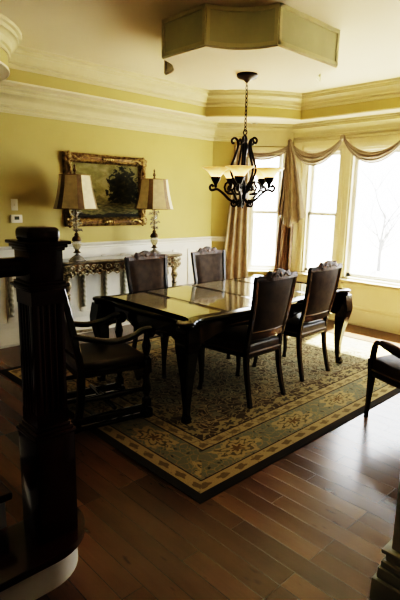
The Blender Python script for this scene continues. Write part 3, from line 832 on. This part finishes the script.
for sy in (-1, 1):
    for sz in (-1, 1):
        mb = MB(); cy, cz = sy * (PW / 2 - .055), sz * (PH / 2 - .055)
        mb.sphere((.05, cy, cz), (.025, .04, .04))
        for a in range(6):
            an = a * PI / 3 + .4; mb.sphere((.046, cy + .045 * math.cos(an), cz + .045 * math.sin(an)), (.018, .024, .024), 8, 6)
        for (dy, dz) in ((-sy, 0), (0, -sz)):
            mb.tube([(.05, cy + dy * t + dz * .018 * math.sin(t * 40), cz + dz * t + dy * .018 * math.sin(t * 40)) for t in (.05, .08, .11, .14, .17)], [.022, .02, .016, .012, .006], 7)
        mb.build('corner_carving', GOLD, fr)
for p in ((0, 1), (0, -1), (1, 0), (-1, 0)):
    mb = MB(); cy, cz = p[0] * (PW / 2 - .05), p[1] * (PH / 2 - .05)
    for t in (-2, -1, 0, 1, 2): mb.sphere((.048, cy + (t * .032 if p[1] else 0), cz + (t * .032 if p[0] else 0)), (.016, .026 - .004 * abs(t), .026 - .004 * abs(t)), 8, 6)
    mb.build('centre_carving', GOLD, fr)

# thermostat and switch
r = thing('thermostat', 'small white thermostat with grey display above the chair rail', 'thermostat', (WX, 2.195, 1.37))
MB().box((.012, 0, 0), (.024, .125, .085), bevel=.006).build('housing', PLASTIC, r)
MB().box((.0255, 0, .008), (.003, .05, .035)).build('display', SCREEN, r)
r = thing('light_switch', 'pale switch plate on the wall above the thermostat', 'light switch', (WX, 2.185, 1.515))
MB().box((.004, 0, 0), (.008, .072, .118), bevel=.003).build('plate', PLASTIC, r)
MB().box((.012, 0, .0), (.012, .012, .026), bevel=.002).build('toggle', PLASTIC, r)
r = thing('recessed_light', 'small round recessed light in the soffit above the chandelier chain', 'light', (-4.62, 5.38, SZ))
MB().lathe([(.035, -.001), (.05, -.001), (.05, -.008), (.038, -.010), (.035, -.001)], n=20).build('trim_ring', GREYW, r)
MB().lathe([(0, -.001), (.035, -.001), (.035, -.004), (0, -.004)], n=20).build('lens', SCREEN, r)

# ------------------------------------------------------------------ chandelier
HX, HY = -3.02, 3.40
va = math.atan2(-HY, -HX)           # direction toward the camera
r = thing('chandelier', 'black wrought-iron five-light chandelier with glowing amber glass shades', 'chandelier', (HX, HY, 0))
MB().lathe([(0, BZ), (.092, BZ), (.094, BZ - .014), (.082, BZ - .03), (.035, BZ - .042), (.02, BZ - .058), (.008, BZ - .068), (0, BZ - .068)], n=20).build('canopy', IRON, r)
mb = MB(); z = BZ - .055; k = 0
while z > 2.215:
    pts = []
    for j in range(10):
        a = 2 * PI * j / 10; u_, w_ = .010 * math.cos(a), .022 * math.sin(a)
        pts.append((u_, 0, z - .02 + w_) if k % 2 else (0, u_, z - .02 + w_))
    mb.tube(pts, .0035, 5, loop=True); z -= .034; k += 1
mb.build('chain', IRON, r)
MB().tube([(.02 * math.cos(a), .02 * math.sin(a) * 0, 2.195 + .022 * math.sin(a)) for a in [2 * PI * j / 12 for j in range(12)]], .005, 6, loop=True).build('loop_ring', IRON, r)
MB().lathe([(0, 2.175), (.014, 2.17), (.022, 2.15), (.03, 2.13), (.022, 2.11), (.03, 2.09), (.035, 2.06), (.026, 2.03), (.018, 1.98), (.014, 1.9), (.022, 1.87), (.016, 1.84), (.014, 1.78), (.03, 1.74), (.024, 1.70), (.036, 1.66), (.03, 1.62), (.016, 1.595), (.022, 1.575), (.010, 1.555), (0, 1.53)], n=14).build('column', IRON, r)
def spiral(c, r0, a0, turns, n=16, shrink=.85):
    return [(c[0] + r0 * (1 - shrink * j / n) * math.cos(a0 + turns * 2 * PI * j / n), c[1] + r0 * (1 - shrink * j / n) * math.sin(a0 + turns * 2 * PI * j / n)) for j in range(n + 1)]
for k in range(5):
    a = va - math.radians(8) + k * 2 * PI / 5
    ca, sa = math.cos(a), math.sin(a)
    P = lambda rr, z: (rr * ca, rr * sa, z)
    # upper S bar
    pts = smoothpath([(.03, 1.72, 0), (.085, 1.78, 0), (.118, 1.88, 0), (.086, 1.98, 0), (.060, 2.07, 0), (.066, 2.125, 0), (.092, 2.145, 0), (.116, 2.125, 0), (.108, 2.10, 0), (.092, 2.106, 0)], 4)
    MB().tube([P(p.x, p.y) for p in pts], [.0105] * (len(pts) - 6) + [.010, .010, .010, .009, .009, .008], 8).build('upper_scroll', IRON, r)
    # arm
    pts = smoothpath([(.018, 1.615, 0), (.06, 1.59, 0), (.12, 1.61, 0), (.18, 1.665, 0), (.235, 1.70, 0), (.285, 1.69, 0), (.302, 1.715, 0), (.285, 1.737, 0), (.268, 1.722, 0)], 4)
    am = MB().tube([P(p.x, p.y) for p in pts], .0115, 8).build('arm', IRON, r)
    sp_ = spiral((.115, 1.725), .066, -PI * .6, 1.5)
    MB().tube([P(*p) for p in sp_], [.011 - .004 * j / 16 for j in range(17)], 6).build('inner_scroll', IRON, am)
    sp_ = spiral((.075, 1.575), .034, PI * .5, -1.3)
    MB().tube([P(*p) for p in sp_], [.011 - .004 * j / 16 for j in range(17)], 6).build('lower_scroll', IRON, am)
    cp = MB().lathe([(0, 1.71), (.012, 1.715), (.014, 1.74), (.022, 1.755), (.036, 1.775), (.046, 1.80), (.044, 1.808), (0, 1.808)], (.25 * ca, .25 * sa, 0), 14).build('cup', IRON, am)
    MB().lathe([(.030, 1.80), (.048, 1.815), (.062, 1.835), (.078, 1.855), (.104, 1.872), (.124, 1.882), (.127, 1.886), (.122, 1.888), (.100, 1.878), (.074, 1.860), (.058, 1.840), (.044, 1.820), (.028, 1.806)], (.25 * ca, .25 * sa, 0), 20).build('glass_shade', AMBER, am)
    MB().lathe([(0, 1.808), (.014, 1.812), (.02, 1.83), (.016, 1.85), (0, 1.862)], (.25 * ca, .25 * sa, 0), 10).build('bulb', BULB, am)
mb = MB()
for k in range(10):
    a = k * 2 * PI / 10; mb.tube([(.02 * math.cos(a), .02 * math.sin(a), 1.66), (.05 * math.cos(a), .05 * math.sin(a), 1.70), (.06 * math.cos(a), .06 * math.sin(a), 1.735), (.05 * math.cos(a), .05 * math.sin(a), 1.75)], [.008, .013, .009, .003], 6)
mb.build('leaf_cluster', IRON, r)

# ------------------------------------------------------------------ curtains and scarf
dirc = (B - A).normalized(); nC = Vector((dirc.y, -dirc.x))     # into the room from the angled wall
def on_c(s, d): p = A + dirc * s + nC * d; return Vector((p.x, p.y))
def on_b(x, d): return Vector((x, WY - d))
def pleated(name, rows_fn, nz, nu, mat_, par=None):
    return MB().grid([[rows_fn(u / nu, v / nz) for u in range(nu + 1)] for v in range(nz + 1)]).build(name, mat_, par, smooth=60)
r = thing('curtain', 'long straight gold-taupe curtain behind the chandelier', 'curtain', (0, 0, 0))
def cf(u, v):
    t = 1 - v                                        # v: 0 top, 1 bottom
    lo = lerp(.30, .10, v ** 1.3); hi = lerp(.50, .585, v)
    s = lerp(lo, hi, u); d = .07 + .026 * math.sin(u * 2 * PI * 3.5 + .6 * math.sin(v * 3)) * (.5 + .5 * v)
    p = on_c(s, d); return (p.x, p.y, lerp(2.36, .015, v))
pleated('curtain_panel', cf, 24, 70, CURT, r)
r = thing('curtain', 'tied-back brown curtain hanging below the pleated scarf tail', 'curtain', (0, 0, 0))
def cf2(u, v):
    # gathered in, narrow at the top, below the tail, fuller toward the floor
    cx = lerp(-4.32, -4.40, v); w = lerp(.17, .26, v)
    x = cx + (u - .5) * w + .02 * math.sin(v * 2.5)
    d = .09 + .026 * math.sin(u * 2 * PI * 3.5 + .6)
    p = on_b(x, d + (.06 if x < -4.33 else 0)); return (p.x, p.y, lerp(1.62, .015, v))
pleated('curtain_panel', cf2, 24, 56, CURTD, r)
r = thing('scarf_valance', 'taupe scarf valance swagged across the window tops with a pleated tail', 'valance', (0, 0, 0))
def swag(P, Q, top, bot, npl):
    P = Vector(P); Q = Vector(Q); n = 28; rows = []
    nu = 20
    for v in range(nu + 1):
        f_ = v / nu; row = []
        for k in range(n + 1):
            t = k / n; pr_ = 4 * t * (1 - t)
            pr_ = pr_ ** .85
            sag = lerp(top, bot, f_); base_ = P.lerp(Q, t)
            thick = lerp(.05, 0, f_)
            z = base_.z - sag * pr_ + (thick * (1 - pr_) if False else 0)
            dd_ = .05 + .055 * pr_ * math.sin(f_ * PI) + .012 * math.sin(f_ * PI * npl) * (.35 + .65 * pr_)
            row.append((base_.x + Nn.x * dd_, base_.y + Nn.y * dd_, z - .055 * (f_ - .5) * (1 - pr_)))
        rows.append(row)
    return MB().grid(rows)
Nn = Vector((nC.x, nC.y)); a3 = on_c(.33, .02); b3 = on_b(-4.345, .04)
swag((a3.x, a3.y, 2.33), (b3.x, b3.y, 2.41), .10, .20, 7).build('swag', SCARF, r, smooth=60)
Nn = Vector((0, -1))
swag((-4.345, WY - .04, 2.41), (-3.52, WY - .04, 2.43), .16, .33, 8).build('swag', SCARF, r, smooth=60)
swag((-3.52, WY - .04, 2.43), (-2.66, WY - .04, 2.43), .20, .34, 8).build('swag', SCARF, r, smooth=60)
swag((-2.66, WY - .04, 2.43), (-1.3, WY - .04, 2.43), .20, .36, 8).build('swag', SCARF, r, smooth=60)
TA = on_c(.93, .13); TB = on_b(-4.33, .16); TD = on_b(-4.02, .11)
def tail(u, v):
    q = TA.lerp(TB, u / .5) if u < .5 else TB.lerp(TD, (u - .5) / .5)
    ap_ = on_b(-4.345, .12); w = lerp(.10, 1, min(1, v * 1.05) ** .75)
    p = ap_.lerp(q, w)
    nn = Vector((nC.x, nC.y)).lerp(Vector((0, -1)), u).normalized()
    p = p + nn * ((.004 + .030 * v) * math.sin(u * 2 * PI * 4.5 + .4) + .02)
    ln = lerp(.98, 1.20, u / .6) if u < .6 else lerp(1.20, 1.06, (u - .6) / .4)
    zz = 2.44 - v * ln + .05 * v * (abs(((u * 4) % 1) - .5) - .25)
    return (p.x, p.y, zz)
pleated('tail', tail, 26, 64, SCARF, r)
for x in (-4.345, -3.52):
    mb = MB(); mb.lathe([(0, 0), (.03, .004), (.04, .02), (.03, .036), (0, .04)], n=14)
    mb.xform(Matrix.Translation((x, WY - .09, 2.425)) @ Matrix.Rotation(PI / 2, 4, 'X')); mb.build('knot', SCARF, r)

# ------------------------------------------------------------------ staircase and newel at the left foreground
st_ = thing('staircase', 'dark-treaded stair with white risers at the lower left corner', 'stair', (0, 0, 0)); st_['kind'] = 'structure'
def bull(x1, y1, x0, y0, r_):
    pts = [(x0, y0), (x1, y0)]
    pts += [(x1 - r_ + r_ * math.cos(a), y1 - r_ + r_ * math.sin(a)) for a in [k * PI / 2 / 10 for k in range(11)]]
    pts += [(x0, y1)]
    return pts
MB().prism(bull(-1.672, .99, -1.95, -.6, .20), .0, .145).build('riser', WHITE, st_)
MB().prism(bull(-1.64, 1.02, -1.95, -.6, .22), .145, .18, .012, 3).build('tread', NEWELW, st_)
MB().sweep([p for p in bull(-1.672, .99, -1.95, -.6, .20)][1:-1], [(0, .145), (-.014, .145), (-.014, .135), (0, .125)]).build('tread_moulding', WHITE, st_)
for k in range(1, 4):
    x1 = -1.66 - .27 * k
    MB().box((x1 - .15, .06, .09 + .18 * k - .02), (.26, 1.32, .145), bevel=0).build('riser', WHITE, st_)
    MB().box((x1 - .13, .065, .18 + .18 * k - .0175), (.31, 1.35, .035), bevel=.01, seg=3).build('tread', NEWELW, st_)
r = thing('stair_railing', 'dark mahogany box newel post with short handrail at left', 'railing', (-1.815, .86, .18))
mb = MB()
mb.box((0, 0, .235), (.172, .172, .47), bevel=.006)
nw = mb.build('newel_post', NEWELW, r)
mb = MB(); mb.box((0, 0, .425), (.15, .15, .09), bevel=.004); 
for z, w in ((.47, .184), (.485, .165), (.50, .148)): mb.box((0, 0, z), (w, w, .02), bevel=.006)
mb.build('plinth_moulding', NEWELW, nw)
mb = MB(); mb.box((0, 0, .79), (.116, .116, .60))
for s in (-1, 1):
    for t in (-1, 1):
        mb.box((s * .052, t * .052, .79), (.030, .030, .60), bevel=.004)
for s in (-1, 1):
    for z in (.53, 1.045): mb.box((s * .062, 0, z), (.012, .134, .07)); mb.box((0, s * .062, z), (.134, .012, .07))
    for t in (-.026, 0, .026):
        mb.box((s * .060, t, .79), (.010, .012, .46), bevel=.003); mb.box((t, s * .060, .79), (.012, .010, .46), bevel=.003)
mb.build('fluted_shaft', NEWELW, nw)
mb = MB()
for z, w in ((1.072, .150), (1.084, .172), (1.095, .150)): mb.box((0, 0, z), (w, w, .013), bevel=.004)
mb.build('collar_moulding', NEWELW, nw)
mb = MB(); mb.box((0, 0, 1.165), (.136, .136, .14), bevel=.004); mb.build('upper_block', NEWELW, nw)
mb = MB()
for z, w in ((1.225, .150), (1.236, .166), (1.249, .186)): mb.box((0, 0, z), (w, w, .014), bevel=.004)
mb.box((0, 0, 1.28), (.132, .132, .056), bevel=.02, seg=4); mb.build('cap', NEWELW, nw)
path = [(0, -.06, 1.16), (0, -.35, 1.16), (0, -.9, 1.16)]
rings = [[(x + a, y, z + b) for a, b in ((-.032, -.02), (-.024, -.034), (.024, -.034), (.032, -.02), (.03, .018), (.018, .034), (-.018, .034), (-.03, .018))] for x, y, z in path]
MB().loft(rings).build('handrail', NEWELW, r)

# ------------------------------------------------------------------ outdoors
struct(MB().box((-2, 30, -1.2), (80, 47, .1)).build('ground', GROUNDM))
def tree(loc, h, seed, label):
    rnd = random.Random(seed); r = thing('bare_tree', label, 'tree', loc, 0, 'bare trees outside the windows')
    tr = MB(); br_ = MB()
    def grow(mb, p, d, L, rad, lvl):
        pts = [p]; q = Vector(p); dd = Vector(d)
        for k in range(4):
            dd = (dd + Vector((rnd.uniform(-.2, .2), rnd.uniform(-.2, .2), rnd.uniform(-.05, .18)))).normalized(); q = q + dd * L / 4; pts.append(q.copy())
        mb.tube(pts, [rad * (1 - .15 * k) for k in range(5)], 5)
        if lvl < 4:
            for k in range(3 if lvl else 6):
                i = rnd.randint(1, 4); a = rnd.uniform(0, 2 * PI); nd = (dd * .6 + Vector((math.cos(a), math.sin(a), rnd.uniform(.1, .6))) * .8).normalized()
                grow(br_, pts[i], nd, L * rnd.uniform(.5, .72), rad * .5, lvl + 1)
    grow(tr, Vector((0, 0, 0)), Vector((0, 0, 1)), h * .5, h * .018, 0)
    tr.build('trunk', BARK, r); br_.build('branches', BARK, r)
tree((-6.2, 17.5, -1.15), 5.0, 3, 'bare winter tree faintly seen through the picture window')
tree((-9.6, 19.5, -1.15), 4.6, 8, 'bare winter tree faintly seen through the narrow window')

# ------------------------------------------------------------------ light
w = bpy.data.worlds.new('world'); sc.world = w; w.use_nodes = True
bg = w.node_tree.nodes['Background']; bg.inputs[0].default_value = (.93, .97, 1, 1); bg.inputs[1].default_value = 5.5
sun = bpy.data.lights.new('sun', 'SUN'); sun.energy = 45; sun.angle = math.radians(2.5); sun.color = (1, .93, .80)
so = bpy.data.objects.new('sun', sun); COL.objects.link(so); so.location = (-2, 14, 12)
so.rotation_euler = Vector((.10, -.52, -.85)).to_track_quat('-Z', 'Y').to_euler()
def portal(M, s0, s1):
    l = bpy.data.lights.new('portal', 'AREA'); l.shape = 'RECTANGLE'; l.size = s1 - s0; l.size_y = WT - WB; l.cycles.is_portal = True
    o = bpy.data.objects.new('portal', l); COL.objects.link(o)
    o.matrix_world = M @ Matrix.Translation(((s0 + s1) / 2, .16, (WB + WT) / 2)) @ Matrix.Rotation(-PI / 2, 4, 'X')
portal(MC, .555, 1.035)
for hh in h_back: portal(MBK, hh[0], hh[1])

# ------------------------------------------------------------------ camera
f, pitch, roll, az = 490, .2008, .0208, .8073
F = Vector((-math.sin(az) * math.cos(pitch), math.cos(az) * math.cos(pitch), -math.sin(pitch)))
R = Vector((math.cos(az), math.sin(az), 0)); U = R.cross(F)
c_, s_ = math.cos(roll), math.sin(roll)
R, U = R * c_ + U * s_, U * c_ - R * s_
cam = bpy.data.cameras.new('camera'); co_ = bpy.data.objects.new('camera', cam); COL.objects.link(co_)
cam.sensor_fit = 'VERTICAL'; cam.sensor_height = 36; cam.sensor_width = 24; cam.lens = f / 600 * 36; cam.clip_start = .05
mw = Matrix((R, U, -F)).transposed().to_4x4(); mw.translation = (0, 0, 1.6)
co_.matrix_world = mw
sc.camera = co_
sc.view_settings.view_transform = 'Filmic'; sc.view_settings.look = 'Very High Contrast'; sc.view_settings.exposure = 1.45
sc.cycles.use_denoising = True
sc.cycles.max_bounces = 10; sc.cycles.diffuse_bounces = 6; sc.cycles.sample_clamp_indirect = 8
